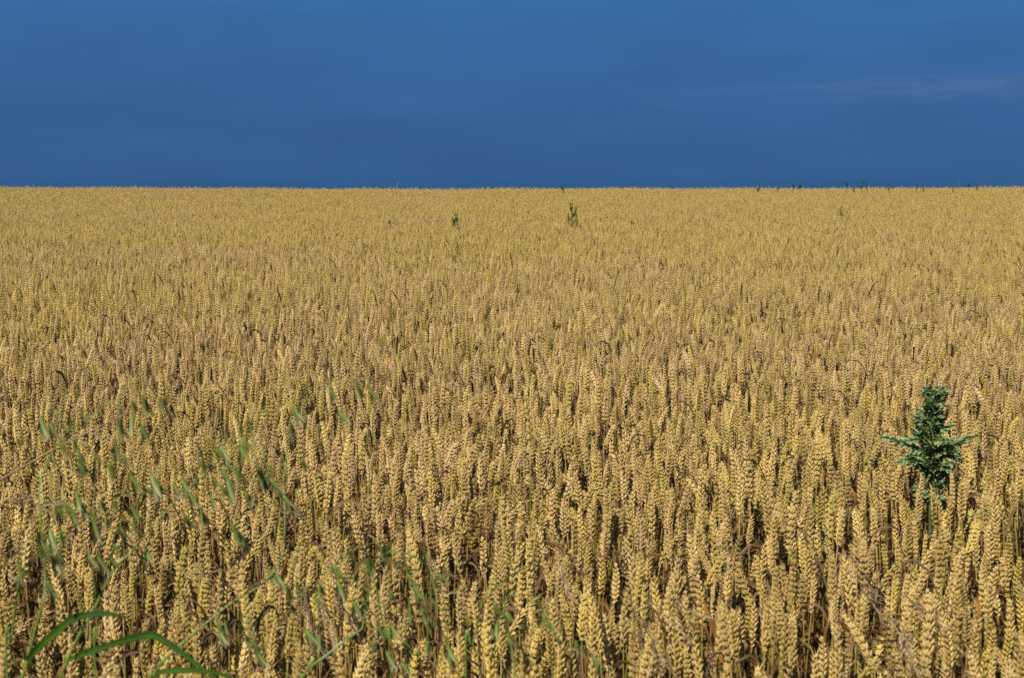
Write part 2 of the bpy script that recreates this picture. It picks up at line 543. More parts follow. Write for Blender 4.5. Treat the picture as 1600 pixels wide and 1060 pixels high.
def ear(lod, seed, L=None):
    """returns arrays of one wheat ear, base at the origin, axis +Z"""
    g = np.random.default_rng(seed)
    mb = MB()
    L = L or g.uniform(0.078, 0.112)
    N = {0: int(g.integers(15, 19)), 1: 14, 2: 7}[lod]
    fl = {0: floret(6, 5), 1: floret(4, 2), 2: floret(4, 1)}[lod]
    fv0, fT, fQ, fF = fl
    if lod == 0:
        tube(mb, [(0, 0, 0), (0, 0, L * 0.5), (0, 0, L * 0.92)], [0.0016, 0.0013, 0.0006], 4, 0, 0.2)
    fat = g.uniform(0.80, 1.04)
    lax = g.uniform(0.8, 1.35)
    for i in range(N):
        u = i / (N - 1)
        z = L * 0.87 * u
        s = 1 if i % 2 == 0 else -1
        size = (0.66 + 0.38 * math.sin(math.pi * min(1, (u * 0.84 + 0.16)) ** 0.85)) * fat
        if u < 0.07: size *= 0.7
        # the outer pair, the front pair of husks and the glumes of one spikelet
        if lod == 0:
            fl_set = [(-1, 0.0), (1, 0.0), (0.0, 0.45), (-0.30, 0.95)] if 0.1 < u < 0.8 else [(-1, 0.0), (1, 0.0), (0.0, 0.4)]
            if g.random() < 0.55 and len(fl_set) == 4: fl_set = fl_set[:-1]
        elif lod == 1:
            fl_set = [(-0.9, 0.0), (0.9, 0.0), (0.0, 0.5)]
        else:
            fl_set = [(-0.7, 0.0), (0.7, 0.2)]
        if i == N - 1: fl_set, s = fl_set[:3], 0
        ln0 = {0: 0.0128, 1: 0.0134, 2: 0.019}[lod]
        w0 = {0: 0.00275, 1: 0.00275, 2: 0.0037}[lod]
        for on, lift in fl_set:
            ty = 0.42 * on + g.normal(0, 0.10)
            tx = s * (0.50 - 0.16 * abs(on)) * lax + g.normal(0, 0.10)
            if s == 0: tx, ty = g.normal(0, 0.08), 0.4 * on
            d = np.array([math.sin(tx), math.sin(ty), 1.0]); d /= np.linalg.norm(d)
            ln = ln0 * size * g.uniform(0.82, 1.2)
            w = w0 * size * g.uniform(0.9, 1.1)
            base = np.array([s * 0.0012 * size + s * 0.0006 * (1 - abs(on)), on * 0.0026 * size, z + 0.0036 * lift * size])
            M = rot_to(d, g.uniform(-0.3, 0.3))
            V = fv0 * np.array([w, w, ln])
            fr = g.uniform(0, 0.75)
            mb.add(V @ M.T + base, fT, fQ, 0, fr + 0.25 * fF)
            # short beak at the husk tip
            if lod == 0 and (g.random() < 0.5 or u > 0.8):
                tip = base + d * ln
                e = (0.0032 + 0.012 * max(0, u - 0.55) * g.uniform(0.3, 2.0)) * g.uniform(0.5, 1.6)
                sd_ = np.array([0.0004, 0.0004, 0])
                mb.add([tip - d * 0.0016 - sd_, tip - d * 0.0012 + sd_, tip + (d + np.array([s * 0.25, on * 0.2, 0])) * e], [(0, 1, 2)], None, 0, 0.85)
    V, T, Q, mt, mq, F, P = mb.arrays()
    # gentle bow of the whole ear
    c1 = g.normal(0, 1.2); c2 = g.normal(0, 0.8)
    V[:, 0] += c1 * V[:, 2] ** 2; V[:, 1] += c2 * V[:, 2] ** 2
    return (V, T, Q, mt, mq, F, P), L

def dry_leaf(g, base, az, ln, lod, mat):
    """a shrivelled leaf: climbs a little, then kinks over and hangs"""
    mb = MB()
    ca, sa = math.cos(az), math.sin(az)
    up = g.uniform(0.10, 0.5); kink = g.uniform(0.15, 0.5)
    pts = [base]
    n = 9 if lod == 0 else 4
    d = 0.9
    p_ = np.array(base, float)
    ang = g.uniform(0.9, 1.35)
    for i in range(n):
        if i / n > kink: ang -= g.uniform(0.15, 0.75)
        ang = max(ang, -1.5)
        azz = az + g.normal(0, 0.25)
        p_ = p_ + ln / n * np.array([math.cos(ang) * math.cos(azz), math.cos(ang) * math.sin(azz), math.sin(ang)])
        pts.append(p_.copy())
    P = np.array(pts)
    w = g.uniform(0.004, 0.0085) * np.sin(np.linspace(0.35, math.pi * 0.97, len(P))) ** 0.7
    ribbon(mb, P, w, (-sa, ca, 0), mat, g.random(), 0.0, fold=g.uniform(0.3, 1.2), twist=np.cumsum(g.normal(0, 0.45, len(P))))
    return mb.arrays()

def plant(lod, seed):
    """one wheat plant as separate parts; returns dict part -> list of arrays, and the ear tip height"""
    g = np.random.default_rng(seed + 1000)
    E, L = ear(lod, seed)
    H = 0.855 - L
    lean = abs(g.normal(0, 0.035)) * H
    nod = abs(g.normal(0.0, 0.10))
    if g.random() < 0.07: nod += 0.4
    zs = np.linspace(0, 1, 9 if lod == 0 else 3)
    if lod == 2: zs = np.array([0.55, 1.0])
    P = np.stack([lean * zs ** 2.2, 0.006 * np.sin(zs * 5 + seed), H * zs], -1)
    mb = MB()
    tube(mb, P, np.interp(zs, [0, 0.7, 1], [0.0021, 0.0017, 0.0012]) * (1.0 if lod < 2 else 1.3), {0: 6, 1: 3, 2: 3}[lod], 1, 0.3)
    if lod == 0:
        for zn in (0.3, 0.62):
            i = zn * H
            mb.add(np.array([[0, 0, 0]]), None, None)
    stem = mb.arrays()
    d = np.array([2.2 * lean / H + math.sin(nod), 0, 1.0]); d /= np.linalg.norm(d)
    M = rot_to(d, g.uniform(0, math.pi))
    eb = MB(); eb.merge(E, M, P[-1])
    leaves = []
    hs = {0: [0.90, 0.76, 0.58, 0.40], 1: [0.85], 2: []}[lod]
    for k, hh in enumerate(hs):
        if lod == 0 and k == 0 and g.random() < 0.35: continue
        hh2 = hh + g.uniform(-0.06, 0.10)
        b = (np.interp(hh2, zs, P[:, 0]), np.interp(hh2, zs, P[:, 1]), H * hh2)
        leaves.append(dry_leaf(g, b, g.uniform(0, 6.28), g.uniform(0.10, 0.20), lod, 2))
    return {"ear": eb.arrays(), "stem": stem, "leaf": leaves}

WM = [m_ear, m_stem, m_leaf]
def only(arr, mats_idx):
    V, T, Q, mt, mq, F, P = arr
    return V, T, Q, mt * 0, mq * 0, F, P

NV = 16
hi = []
for k in range(NV):
    pl = plant(0, 20 + k)
    full = MB(); full.merge(pl["stem"]); full.merge(pl["ear"])
    for lf in pl["leaf"]: full.merge(lf)
    def solo(nm, arr, m):
        b = MB(); b.merge(only(arr, 0)); return b.mesh(nm, [m])
    hi.append({
        "full": bpy.data.objects.new("wheat_plant_source", full.mesh("wheat_plant", WM)),
        "ear": solo("wheat_ear", pl["ear"], m_ear), "stem": solo("wheat_stem", pl["stem"], m_stem),
        "leaves": [solo("wheat_leaf", lf, m_leaf) for lf in pl["leaf"]]})

def clump_points(g, size, n, spread=0.013, most=5, fixed=0):
    """plants stand in loose tufts of a few stalks"""
    out = []
    while len(out) < n:
        c_ = g.uniform(0, size, 2)
        for _ in range((fixed or int(g.integers(1, most)))):
            out.append((c_ + g.normal(0, spread, 2)) % size)
    return np.array(out[:n])

def make_tile(lod, seed, size, dens):
    g = np.random.default_rng(seed)
    pls = []
    for k in range(14 if lod == 1 else 10):
        pl = plant(lod, 300 + 40 * lod + k)
        b = MB(); b.merge(pl["stem"]); b.merge(pl["ear"])
        for lf in pl["leaf"]: b.merge(lf)
        pls.append(b.arrays())
    mb = MB()
    cl_n = 5                             # stalks of one tuft share height and ripeness
    pts = clump_points(g, size, int(size * size * dens * (0.86 if lod == 1 else 1.0)), 0.018 if lod == 1 else 0.024, 9, cl_n) - size / 2
    for k_, (x, y) in enumerate(pts):
        if k_ % cl_n == 0: tuft_h, tuft_r = g.normal(0, 0.030), g.random()
        a = g.uniform(0, 6.283)
        M = np.array(Euler((g.normal(0, 0.03), g.normal(0, 0.03), a)).to_matrix())
        s = 1.0 + g.normal(0, 0.055)
        mb.merge(pls[int(g.integers(len(pls)))], M, (x, y, g.normal(0, 0.010) + tuft_h), s, p=(tuft_r + g.uniform(0, 0.25)) % 1.0)
    return bpy.data.objects.new("wheat_patch_source", mb.mesh("wheat_patch", WM))

CELL = 0.5
DENS = 430
mid = [make_tile(1, 50 + k, CELL, DENS) for k in range(12)]

# special plants' places (kept clear of wheat)
TH = at(1455, 700, 3.75)
clear = [(TH.x, TH.y, 0.06)]

pts, rots, scl, rnd_, lod_, vi = [], [], [], [], [], []
near_pts = []
y = 1.5
row = 0
while y < 62:
    hw = 0.44 * y + 1.3
    nxh = int(hw / CELL) + 1
    for i in range(-nxh, nxh):
        cx, cy = (i + 0.5) * CELL, y + CELL / 2
        if cy < 8.5:
            P2 = clump_points(rng, CELL, int(CELL * CELL * DENS)) - CELL / 2
            for dx, dy in P2:
                px_, py_ = cx + dx, cy + dy
                if py_ < 1.72: continue
                if rng.random() < 0.14 * max(0.0, min(1.0, (3.8 - py_) / 1.2)): continue    # the crop thins towards its edge
                if any((px_ - a) ** 2 + (py_ - b) ** 2 < c_ * c_ for a, b, c_ in clear): continue
                # thin places where a plant failed
                if math.sin(px_ * 7.3 + 1.3 * math.sin(py_ * 5.1)) * math.sin(py_ * 6.1 + 2.0 * math.sin(px_ * 3.3)) > 0.80 and rng.random() < 0.6: continue
                near_pts.append((px_, py_, float(rng.normal(0, 0.052)), rng.uniform(0, 6.283), rng.random(), int(rng.integers(NV))))
        else:
            lod = 1
            zoff = 0.022 * math.sin(cx * 1.3 + 2 * math.sin(cy * 0.7)) * math.sin(cy * 0.9 + 1.7)
            # two faint wheel tracks cross the crop on the right
            if cx > 6.0 and (abs(cy - 33.2) < 0.3): zoff -= 0.16 * min(1.0, (cx - 6) / 2) * (0.6 + 0.4 * math.sin(cx * 2.1))
            if cx > 5.0 and (abs(cy - 31.0 - 0.05 * cx) < 0.26): zoff -= 0.10 * (0.5 + 0.5 * math.sin(cx * 1.3))
            pts.append((cx, cy, hz(cx, cy) + zoff + float(rng.normal(0, 0.010))))
            rots.append((0, 0, int(rng.integers(4)) * math.pi / 2)); scl.append(1.0 + float(rng.normal(0, 0.012)))
            rnd_.append(rng.random()); lod_.append(lod); vi.append(int(rng.integers(12)))
    y += CELL

for _ in range(520):                                   # taller stalks that break the line of the crest
    yy = float(rng.uniform(44, 56)); xx = float(rng.uniform(-0.42, 0.42)) * yy
    pts.append((xx, yy, hz(xx, yy))); rots.append((float(rng.normal(0, 0.09)), float(rng.normal(0, 0.09)), rng.uniform(0, 6.28)))
    scl.append(1.04 + 0.24 * rng.random() ** 2); rnd_.append(rng.random()); lod_.append(0); vi.append(int(rng.integers(NV)))

# the 300 that show largest stand as plants of their own, the rest is the crop
cand = []
for k, (x, y_, dz, a, r_, v_) in enumerate(near_pts):
    u, v = project(x, y_, hz(x, y_) + 0.80 * (1 + dz))
    if -5 < u < 1605 and v < 1075:
        cand.append((y_, k))
cand.sort()
chosen = {k for _, k in cand[:300]}
G1, G2 = "golden wheat stalks in the nearest rows", "green tinged wheat stalks in the nearest rows"
for k, (x, y_, dz, a, r_, v_) in enumerate(near_pts):
    tx, ty = float(rng.normal(0, 0.045)), float(rng.normal(0, 0.045))
    if k in chosen:
        green = r_ > 0.86
        o = thing("wheat_stalk",
                  "green tinged wheat stalk with unripe yellow green ear in the nearest rows" if green else
                  "ripe straw coloured wheat stalk with plump beardless ear in the nearest rows",
                  "wheat", (x, y_, hz(x, y_)), G2 if green else G1, (tx, ty, a))
        o.scale = (1 + dz * 0.3, 1 + dz * 0.3, 1 + dz)
        src = hi[v_]
        for nm, me in [("stem", src["stem"]), ("ear", src["ear"])] + [("leaf", m) for m in src["leaves"]]:
            c_ = link(nm, me, o); c_["rnd"] = float(r_)
    else:
        pts.append((x, y_, hz(x, y_))); rots.append((tx, ty, a)); scl.append(1 + dz)
        rnd_.append(r_); lod_.append(0); vi.append(v_)

pm = bpy.data.meshes.new("wheat_crop")
pm.from_pydata(pts, [], [])
def attr(nm, typ, data, key="value"):
    a_ = pm.attributes.new(nm, typ, "POINT")
    a_.data.foreach_set(key, np.asarray(data).ravel())
attr("rot", "FLOAT_VECTOR", np.array(rots, np.float32), "vector")
attr("scl", "FLOAT", np.array(scl, np.float32))
attr("rnd", "FLOAT", np.array(rnd_, np.float32))
attr("lod", "INT", np.array(lod_, np.int32))
attr("vi", "INT", np.array(vi, np.int32))
for m in WM: pm.materials.append(m)
crop = link("wheat_crop", pm)
crop["kind"] = "stuff"
crop["label"] = "dense ripe golden wheat crop filling the field to the horizon"
crop["category"] = "wheat field"
ng = bpy.data.node_groups.new("wheat_scatter", "GeometryNodeTree")
ng.interface.new_socket("Geometry", in_out="INPUT", socket_type="NodeSocketGeometry")
ng.interface.new_socket("Geometry", in_out="OUTPUT", socket_type="NodeSocketGeometry")
gi, go = ng.nodes.new("NodeGroupInput"), ng.nodes.new("NodeGroupOutput")
def named(nm, dt):
    n_ = ng.nodes.new("GeometryNodeInputNamedAttribute"); n_.data_type = dt
    n_.inputs["Name"].default_value = nm
    return n_.outputs["Attribute"]
join_all = ng.nodes.new("GeometryNodeJoinGeometry")
rot_a, scl_a, lod_a, vi_a = named("rot", "FLOAT_VECTOR"), named("scl", "FLOAT"), named("lod", "INT"), named("vi", "INT")
e2r = ng.nodes.new("FunctionNodeEulerToRotation")
ng.links.new(rot_a, e2r.inputs[0])
for L_, srcs in enumerate(([h["full"] for h in hi], mid)):
    g2i = ng.nodes.new("GeometryNodeGeometryToInstance")
    for s_ in srcs:
        oi = ng.nodes.new("GeometryNodeObjectInfo")
        oi.transform_space = "ORIGINAL"
        oi.inputs["Object"].default_value = s_
        oi.inputs["As Instance"].default_value = False
        ng.links.new(oi.outputs["Geometry"], g2i.inputs[0])
    cmpn = ng.nodes.new("FunctionNodeCompare"); cmpn.data_type = "INT"; cmpn.operation = "EQUAL"
    ng.links.new(lod_a, cmpn.inputs[2]); cmpn.inputs[3].default_value = L_
    iop = ng.nodes.new("GeometryNodeInstanceOnPoints")
    ng.links.new(gi.outputs[0], iop.inputs["Points"])
    ng.links.new(cmpn.outputs[0], iop.inputs["Selection"])
    ng.links.new(g2i.outputs[0], iop.inputs["Instance"])
    iop.inputs["Pick Instance"].default_value = True
    ng.links.new(vi_a, iop.inputs["Instance Index"])
    ng.links.new(e2r.outputs[0], iop.inputs["Rotation"])
    ng.links.new(scl_a, iop.inputs["Scale"])
    ng.links.new(iop.outputs[0], join_all.inputs[0])
ng.links.new(join_all.outputs[0], go.inputs[0])
md = crop.modifiers.new("scatter", "NODES"); md.node_group = ng
print("points", len(pts), "near", len(near_pts))

#PLANTS
# ------------------------------------------------------------------ wild oats
def spikelet_mesh(seed, open_=1.0):
    """a hanging oat spikelet: two long papery glumes gaping round the florets, tip down (-Z)"""
    g = np.random.default_rng(seed)
    mb = MB()
    L = 0.023 * g.uniform(0.9, 1.1)
    n = 8
    for s in (-1, 1):
        t_ = np.linspace(0, 1, n)
        gap = 0.0032 * open_ * g.uniform(0.8, 1.3)
        cx = s * (0.0006 + gap * t_ ** 1.2)
        w = 0.0026 * np.sin(np.pi * np.clip(t_ * 0.93 + 0.05, 0, 1)) ** 0.75
        V, F = [], []
        for i in range(n):
            for k in range(5):
                a = (k - 2) / 2 * 1.25
                V.append((cx[i] + s * w[i] * 0.62 * math.cos(a) - s * w[i] * 0.3, w[i] * math.sin(a), -L * t_[i]))
                F.append(t_[i])
        Q = [(i * 5 + k, i * 5 + k + 1, i * 5 + 6 + k, i * 5 + 5 + k) for i in range(n - 1) for k in range(4)]
        mb.add(V, None, Q, 0, F)
    fv0_, fT_, fQ_, fF_ = floret(5, 5)
    for k, (ox, tz) in enumerate([(-0.0008, 0.10), (0.0010, -0.12)]):
        d = np.array([tz, 0.0, -1.0]); d /= np.linalg.norm(d)
        mb.add((fv0_ * np.array([0.0014, 0.0014, 0.015])) @ rot_to(d).T + np.array([ox, 0, -0.003]), fT_, fQ_, 0, 0.25 + 0.2 * fF_)
    return mb.mesh("oat_spikelet", [m_oat])

def awn_mesh(seed):
    g = np.random.default_rng(seed)
    mb = MB()
    for s in (-1, 1):
        a = g.uniform(0.15, 0.6) * s
        P = [(0.0008 * s, 0, -0.010), (0.0030 * s, 0.0005, -0.019), (0.003 * s + 0.016 * math.sin(a), 0.002, -0.019 - 0.016 * math.cos(a))]
        tube(mb, P, [0.00028, 0.00024, 0.00010], 3)
    return mb.mesh("awn", [m_awn])

SPK = [spikelet_mesh(700 + k, 0.7 + 0.25 * k) for k in range(4)]
AWN = [awn_mesh(740 + k) for k in range(3)]

def oat_plant(label, culm_px, axis_px, spk_px, depth, leaves=(), seed=1):
    """culm_px / axis_px: where the culm and the panicle axis stand, as lines of sight taken at ground distance depth"""
    g = np.random.default_rng(seed)
    P = [at(px, py, depth + dd) for px, py, dd in culm_px]
    sl = (P[1] - P[0]) / max(1e-4, (P[1] - P[0]).z)              # the culm goes on downwards, straightening towards its root
    k1 = P[0].z * 0.45
    root = Vector((P[0].x - sl.x * k1 * 1.3, P[0].y, hz(P[0].x, P[0].y)))
    o = thing("wild_oat", label, "wild oat", root, "wild oats growing among the wheat")
    loc = lambda v: np.array(v) - np.array(root)
    pts_ = [np.zeros(3), loc((P[0].x - sl.x * k1, P[0].y, P[0].z - k1))] + [loc(p) for p in P]
    cul = spline(pts_, 40)
    mb = MB(); tube(mb, cul, np.linspace(0.0021, 0.0013, len(cul)), 7); link("culm", mb.mesh("oat_culm", [m_culm]), o)
    A = spline([loc(at(px, py, depth + dd)) for px, py, dd in axis_px], 40)
    mb = MB(); tube(mb, np.vstack([cul[-1:], A[1:]]), np.linspace(0.0012, 0.0005, len(A)), 5); link("panicle_axis", mb.mesh("oat_axis", [m_culm]), o)
    br = MB()
    for k, (px, py) in enumerate(spk_px):
        q = loc(at(px, py - 16, depth + g.uniform(-0.07, 0.07)))
        # the spikelet hangs on a thread from the axis point a little above or beside it
        d2 = np.linalg.norm((A - (q + np.array([-0.01, 0, 0.035]))), axis=1)
        b = A[int(np.argmin(d2))]
        midp = (b + q) / 2 + np.array([0, 0, 0.25 * np.linalg.norm(q - b) + 0.008])
        tube(br, spline([b, midp, q], 8), [0.0004] * 4 + [0.0003] * 5, 3)
        s_ = link("spikelet", SPK[int(g.integers(4))], o)
        s_.location = q
        sz = g.uniform(0.95, 1.35)
        s_.scale = (sz, sz, sz * g.uniform(0.9, 1.15))
        s_.rotation_euler = (g.normal(0, 0.15), -0.38 + g.normal(0, 0.14), g.uniform(-0.9, 0.9))
        s_["rnd"] = float(g.random())
        w_ = link("awn", AWN[int(g.integers(3))], s_)
    link("panicle_branches", br.mesh("oat_branches", [m_culm]), o)
    for lf in leaves:
        LP = [loc(at(px, py, depth + dd)) for px, py, dd in lf["pts"]]
        S = spline(LP, 36)
        t_ = np.linspace(0, 1, len(S))
        w = lf["w"] * np.interp(t_, [0, 0.12, 0.45, 0.8, 1], [0.55, 0.85, 1.0, 0.55, 0.05])
        mb = MB(); blade(mb, S, w, lf.get("side", (0.15, 0.9, 0.55)), np.interp(t_, [0, 1], lf.get("tw", (0.0, 0.4))))
        link("leaf", mb.mesh("oat_leaf", [m_green]), o)
        nd = MB()
        b0 = S[0]
        tube(nd, [b0 - np.array([0.0005, 0, 0.006]), b0, b0 + np.array([0.0008, 0, 0.006])], [0.0022, 0.0030, 0.0022], 7)
        link("collar", nd.mesh("oat_collar", [m_culm]), o)
    return o

oat_plant("tall green wild oat with a twisted broad leaf, at the bottom left corner",
    [(30, 1075, 0), (41, 1039, 0), (56, 980, 0), (69, 938, 0)],
    [(69, 938, 0), (70, 880, .02), (62, 800, .03), (66, 740, .05), (100, 680, .06), (150, 645, .08), (196, 618, .08), (244, 610, .08)],
    [(62, 666), (77, 671), (94, 703), (114, 700), (121, 718), (127, 740), (146, 723), (167, 735), (185, 674), (205, 639), (222, 634), (248, 632),
     (207, 664), (219, 678), (180, 705), (190, 723), (202, 755), (119, 734), (89, 806), (97, 796), (110, 808), (119, 784), (124, 796), (143, 808), (146, 826), (78, 843),
     (92, 843), (71, 862), (80, 881), (28, 895), (94, 850), (71, 918), (78, 925), (60, 862), (88, 876)],
    1.72,
    [dict(pts=[(41, 1039, 0), (58, 1016, -.01), (90, 988, -.02), (116, 968, -.03), (148, 961, -.04), (180, 962, -.05), (206, 967, -.06)], w=0.0115, side=(0.1, 0.75, 0.66), tw=(0.9, -0.3))], 31)
oat_plant("tall green wild oat whose broad leaf arches over the bottom edge beside the twisted leaf",
    [(88, 1075, 0), (105, 1032, 0), (125, 990, 0), (148, 950, .01), (178, 890, .02), (207, 862, .03)],
    [(207, 862, .03), (235, 826, .04), (259, 800, .05), (300, 758, .06), (340, 715, .08), (375, 680, .09), (402, 668, .10)],
    [(310, 735), (337, 713), (347, 715), (354, 737), (374, 708), (378, 698), (344, 747), (345, 772), (355, 764), (328, 789), (380, 779), (400, 737), (403, 750),
     (409, 767), (312, 811), (271, 769), (283, 762), (293, 781), (289, 821), (314, 811), (229, 774), (243, 767), (156, 796), (165, 821), (178, 796), (185, 835),
     (205, 804), (205, 831), (137, 881), (151, 881), (175, 862), (226, 867), (172, 885), (235, 756), (416, 742), (420, 760), (368, 745), (331, 758)],
    1.78,
    [dict(pts=[(105, 1032, 0), (130, 1024, -.01), (165, 1012, -.02), (205, 1000, -.04), (237, 994, -.06), (262, 1006, -.08), (290, 1026, -.1), (318, 1047, -.12), (345, 1066, -.14)], w=0.0105, side=(0.05, 0.9, 0.45), tw=(0.5, 0.1))], 32)
oat_plant("green wild oat with thin right-leaning culm and a leaf along the bottom edge",
    [(225, 1075, 0), (250, 1040, 0), (278, 1012, 0), (328, 969, .01)],
    [(328, 969, .01), (365, 940, .02), (407, 914, .03), (440, 870, .05), (446, 780, .09), (450, 690, .12), (480, 625, .14), (540, 595, .15), (575, 592, .15)],
    [(340, 984), (345, 1005), (351, 984), (372, 990), (381, 1005), (396, 1023), (402, 1036), (390, 1010), (435, 915), (430, 908), (361, 833), (376, 850), (366, 842), (435, 777), (450, 796),
     (457, 649), (454, 676), (469, 730), (516, 620), (528, 656), (555, 615), (575, 619), (459, 655), (440, 785), (420, 905), (447, 930)],
    1.85,
    [dict(pts=[(236, 1056, 0), (262, 1051, -.01), (300, 1050, -.03), (340, 1054, -.05), (385, 1068, -.07)], w=0.0105, side=(0.0, 0.95, 0.3), tw=(0.2, 0.1))], 33)
oat_plant("green wild oat hanging its spikelets low in the middle of the bottom edge",
    [(462, 1075, 0), (480, 1047, 0), (504, 1029, 0), (541, 1000, .01), (566, 983, .02)],
    [(566, 983, .02), (576, 930, .03), (588, 880, .04), (615, 862, .05), (650, 872, .05), (680, 895, .05)],
    [(593, 865), (570, 886), (612, 886), (633, 895), (520, 898), (527, 917), (462, 925), (489, 944), (498, 927), (645, 927), (674, 915), (684, 910), (657, 964),
     (672, 948), (680, 979), (552, 952), (565, 946), (610, 935), (639, 956), (591, 989), (610, 991), (579, 1016), (603, 1033), (628, 1014), (626, 1047), (668, 1014),
     (699, 1022), (703, 1039), (475, 995), (500, 1006), (454, 956), (526, 908), (638, 912), (650, 946), (664, 982)],
    1.80, [], 34)
oat_plant("small green wild oat with few spikelets low on the middle right of the bottom edge",
    [(800, 1100, 0), (803, 1080, 0), (806, 1060, 0)],
    [(806, 1060, 0), (797, 1000, .01), (788, 950, .02), (800, 930, .02), (840, 945, .02), (880, 980, .02)],
    [(770, 955), (778, 985), (788, 968), (790, 1000), (855, 984), (866, 1007), (898, 1015), (924, 1037), (848, 972)],
    1.80, [], 35)

# ------------------------------------------------------------------ dead grasses
def dead_stalk(label, px_pts, depth, seed, spik=0.45):
    """a bleached broken grass culm lying over the ears, knotted with old husks along its end"""
    g = np.random.default_rng(seed)
    W = [at(px, py, depth + dd) for px, py, dd in px_pts]
    root = Vector((W[0].x - 0.25, W[0].y, hz(W[0].x - 0.25, W[0].y)))
    o = thing("dead_grass_stalk", label, "dead grass", root)
    loc = lambda v: np.array(v) - np.array(root)
    S = spline([np.zeros(3), loc(W[0]) * np.array([0.35, 0.5, 0.75])] + [loc(p) for p in W], 70)
    S += g.normal(0, 0.0006, S.shape)
    mb = MB(); tube(mb, S, np.interp(np.linspace(0, 1, len(S)), [0, 0.6, 1], [0.0024, 0.0018, 0.0009]), 5)
    link("culm", mb.mesh("dead_culm", [m_straw]), o)
    hb = MB()
    fv0_, fT_, fQ_, fF_ = floret(5, 5)
    k0 = int(len(S) * (1 - spik))
    for i in range(k0, len(S), 2):
        d = S[min(i + 1, len(S) - 1)] - S[i - 1]; d /= np.linalg.norm(d)
        d = d + g.normal(0, 0.16, 3); d /= np.linalg.norm(d)
        ln = g.uniform(0.008, 0.013)
        hb.add((fv0_ * np.array([0.0013, 0.0011, ln])) @ rot_to(d).T + S[i], fT_, fQ_, 0, g.random())
        if g.random() < 0.5: tube(hb, [S[i] + d * ln * 0.9, S[i] + d * (ln + 0.008)], [0.0003, 0.0001], 3, 0, 0.6)
    link("husks", hb.mesh("dead_husks", [m_brown]), o)
    return o
dead_stalk("long thin brown dead grass stalk leaning across the ears above the wild oats", [(-60, 790, 0), (10, 745, .05), (100, 695, .12), (200, 646, .15), (270, 619, .2)], 2.6, 51, 0.30)

def culm_alone(label, px_pts, depth, seed):
    g = np.random.default_rng(seed)
    W = [at(px, py, depth) for px, py in px_pts]
    root = Vector((W[0].x + 0.02, W[0].y, hz(W[0].x, W[0].y)))
    o = thing("grass_stem", label, "grass", root)
    S = spline([np.zeros(3)] + [np.array(p) - np.array(root) for p in W], 30)
    mb = MB(); tube(mb, S, np.linspace(0.0018, 0.0006, len(S)), 6); link("culm", mb.mesh("grass_culm", [m_culm]), o)
    i = 20; d = S[i + 2] - S[i]
    L_ = np.array([S[i] + d * k * 1.1 + np.array([0.004 * k * k * 0.25, 0, -0.0006 * k * k]) for k in range(9)])
    mb = MB(); blade(mb, L_, 0.0045 * np.sin(np.linspace(0.5, math.pi, 9)) + 0.0004, (0.5, 0.8, 0.1), np.linspace(0, 0.9, 9))
    link("leaf", mb.mesh("grass_leaf", [m_green]), o)
culm_alone("thin upright green grass stem crossing the twisted broad leaf at the bottom left", [(150, 1075), (152, 1000), (149, 930), (141, 870)], 2.0, 1)
culm_alone("thin green grass stem leaning left at the bottom edge under the middle wild oat", [(612, 1075), (604, 1000), (590, 930), (574, 860)], 2.0, 2)
culm_alone("thin green grass stem leaning right between the middle and the small wild oat", [(728, 1075), (738, 1010), (752, 950), (771, 900)], 2.0, 3)
culm_alone("thin green grass stem beside the leftmost hanging oat spikelets at the left edge", [(12, 1075), (18, 1000), (26, 930), (38, 850)], 1.95, 4)

def brome(label, base_px, heads, depth, seed, group="dead purple brown grass tufts"):
    """dead brome: thin culms with drooping, awned, purplish spikelets"""
    g = np.random.default_rng(seed)
    b = at(base_px[0], base_px[1], depth)
    root = Vector((b.x, b.y + 0.02, hz(b.x, b.y)))
    o = thing("dead_grass_tuft", label, "dead grass", root, group)
    loc = lambda v: np.array(v) - np.array(root)
    fv0_, fT_, fQ_, fF_ = floret(5, 5)
    for hx, hy, dx, dy in heads:                                 # head start pixel and droop direction in pixels
        q0 = loc(at(hx, hy, depth + g.uniform(-.05, .05)))
        q1 = loc(at(hx + dx, hy + dy, depth + g.uniform(-.08, .08)))
        S = spline([np.zeros(3), q0 * np.array([0.4, 0.4, 0.6]), q0, (q0 + q1) / 2 + np.array([0, 0, 0.010]), q1], 40)
        mb = MB(); tube(mb, S, np.linspace(0.0011, 0.0003, len(S)), 4); link("culm", mb.mesh("brome_culm", [m_straw]), o)
        hb = MB()
        nsp = int(g.integers(6, 10))
        for k in range(nsp):
            i = int(22 + (len(S) - 23) * k / nsp)
            d = S[-1] - S[20]; d /= np.linalg.norm(d)
            d = d + g.normal(0, 0.25, 3) + np.array([0, 0, -0.25]); d /= np.linalg.norm(d)
            for j in range(5):
                dj = d + g.normal(0, 0.10, 3); dj /= np.linalg.norm(dj)
                st_ = S[i] + d * 0.0042 * j
                ln = g.uniform(0.009, 0.013)
                hb.add((fv0_ * np.array([0.0012, 0.0009, ln])) @ rot_to(dj).T + st_, fT_, fQ_, 0, g.random())
                tube(hb, [st_ + dj * ln * 0.9, st_ + dj * (ln + g.uniform(0.008, 0.016))], [0.00026, 0.00010], 3, 0, g.random())
        link("seed_head", hb.mesh("brome_head", [m_brown]), o)
    return o
brome("dead brown grass head drooping from the left edge below the long thin stalk", (-70, 900), [(-10, 822, 110, -35), (10, 808, 85, -18), (-30, 870, 60, 40)], 2.3, 61)
brome("purplish dead grass tuft among the lowest ears left of the middle wild oat", (470, 1050), [(478, 935, 8, 60), (470, 950, 30, 70), (500, 970, 28, 50)], 2.35, 62)
brome("purplish dead grass tuft drooping beside the middle wild oat's first spikelets", (545, 1040), [(522, 950, 34, 24), (520, 958, 45, 40)], 2.35, 63)
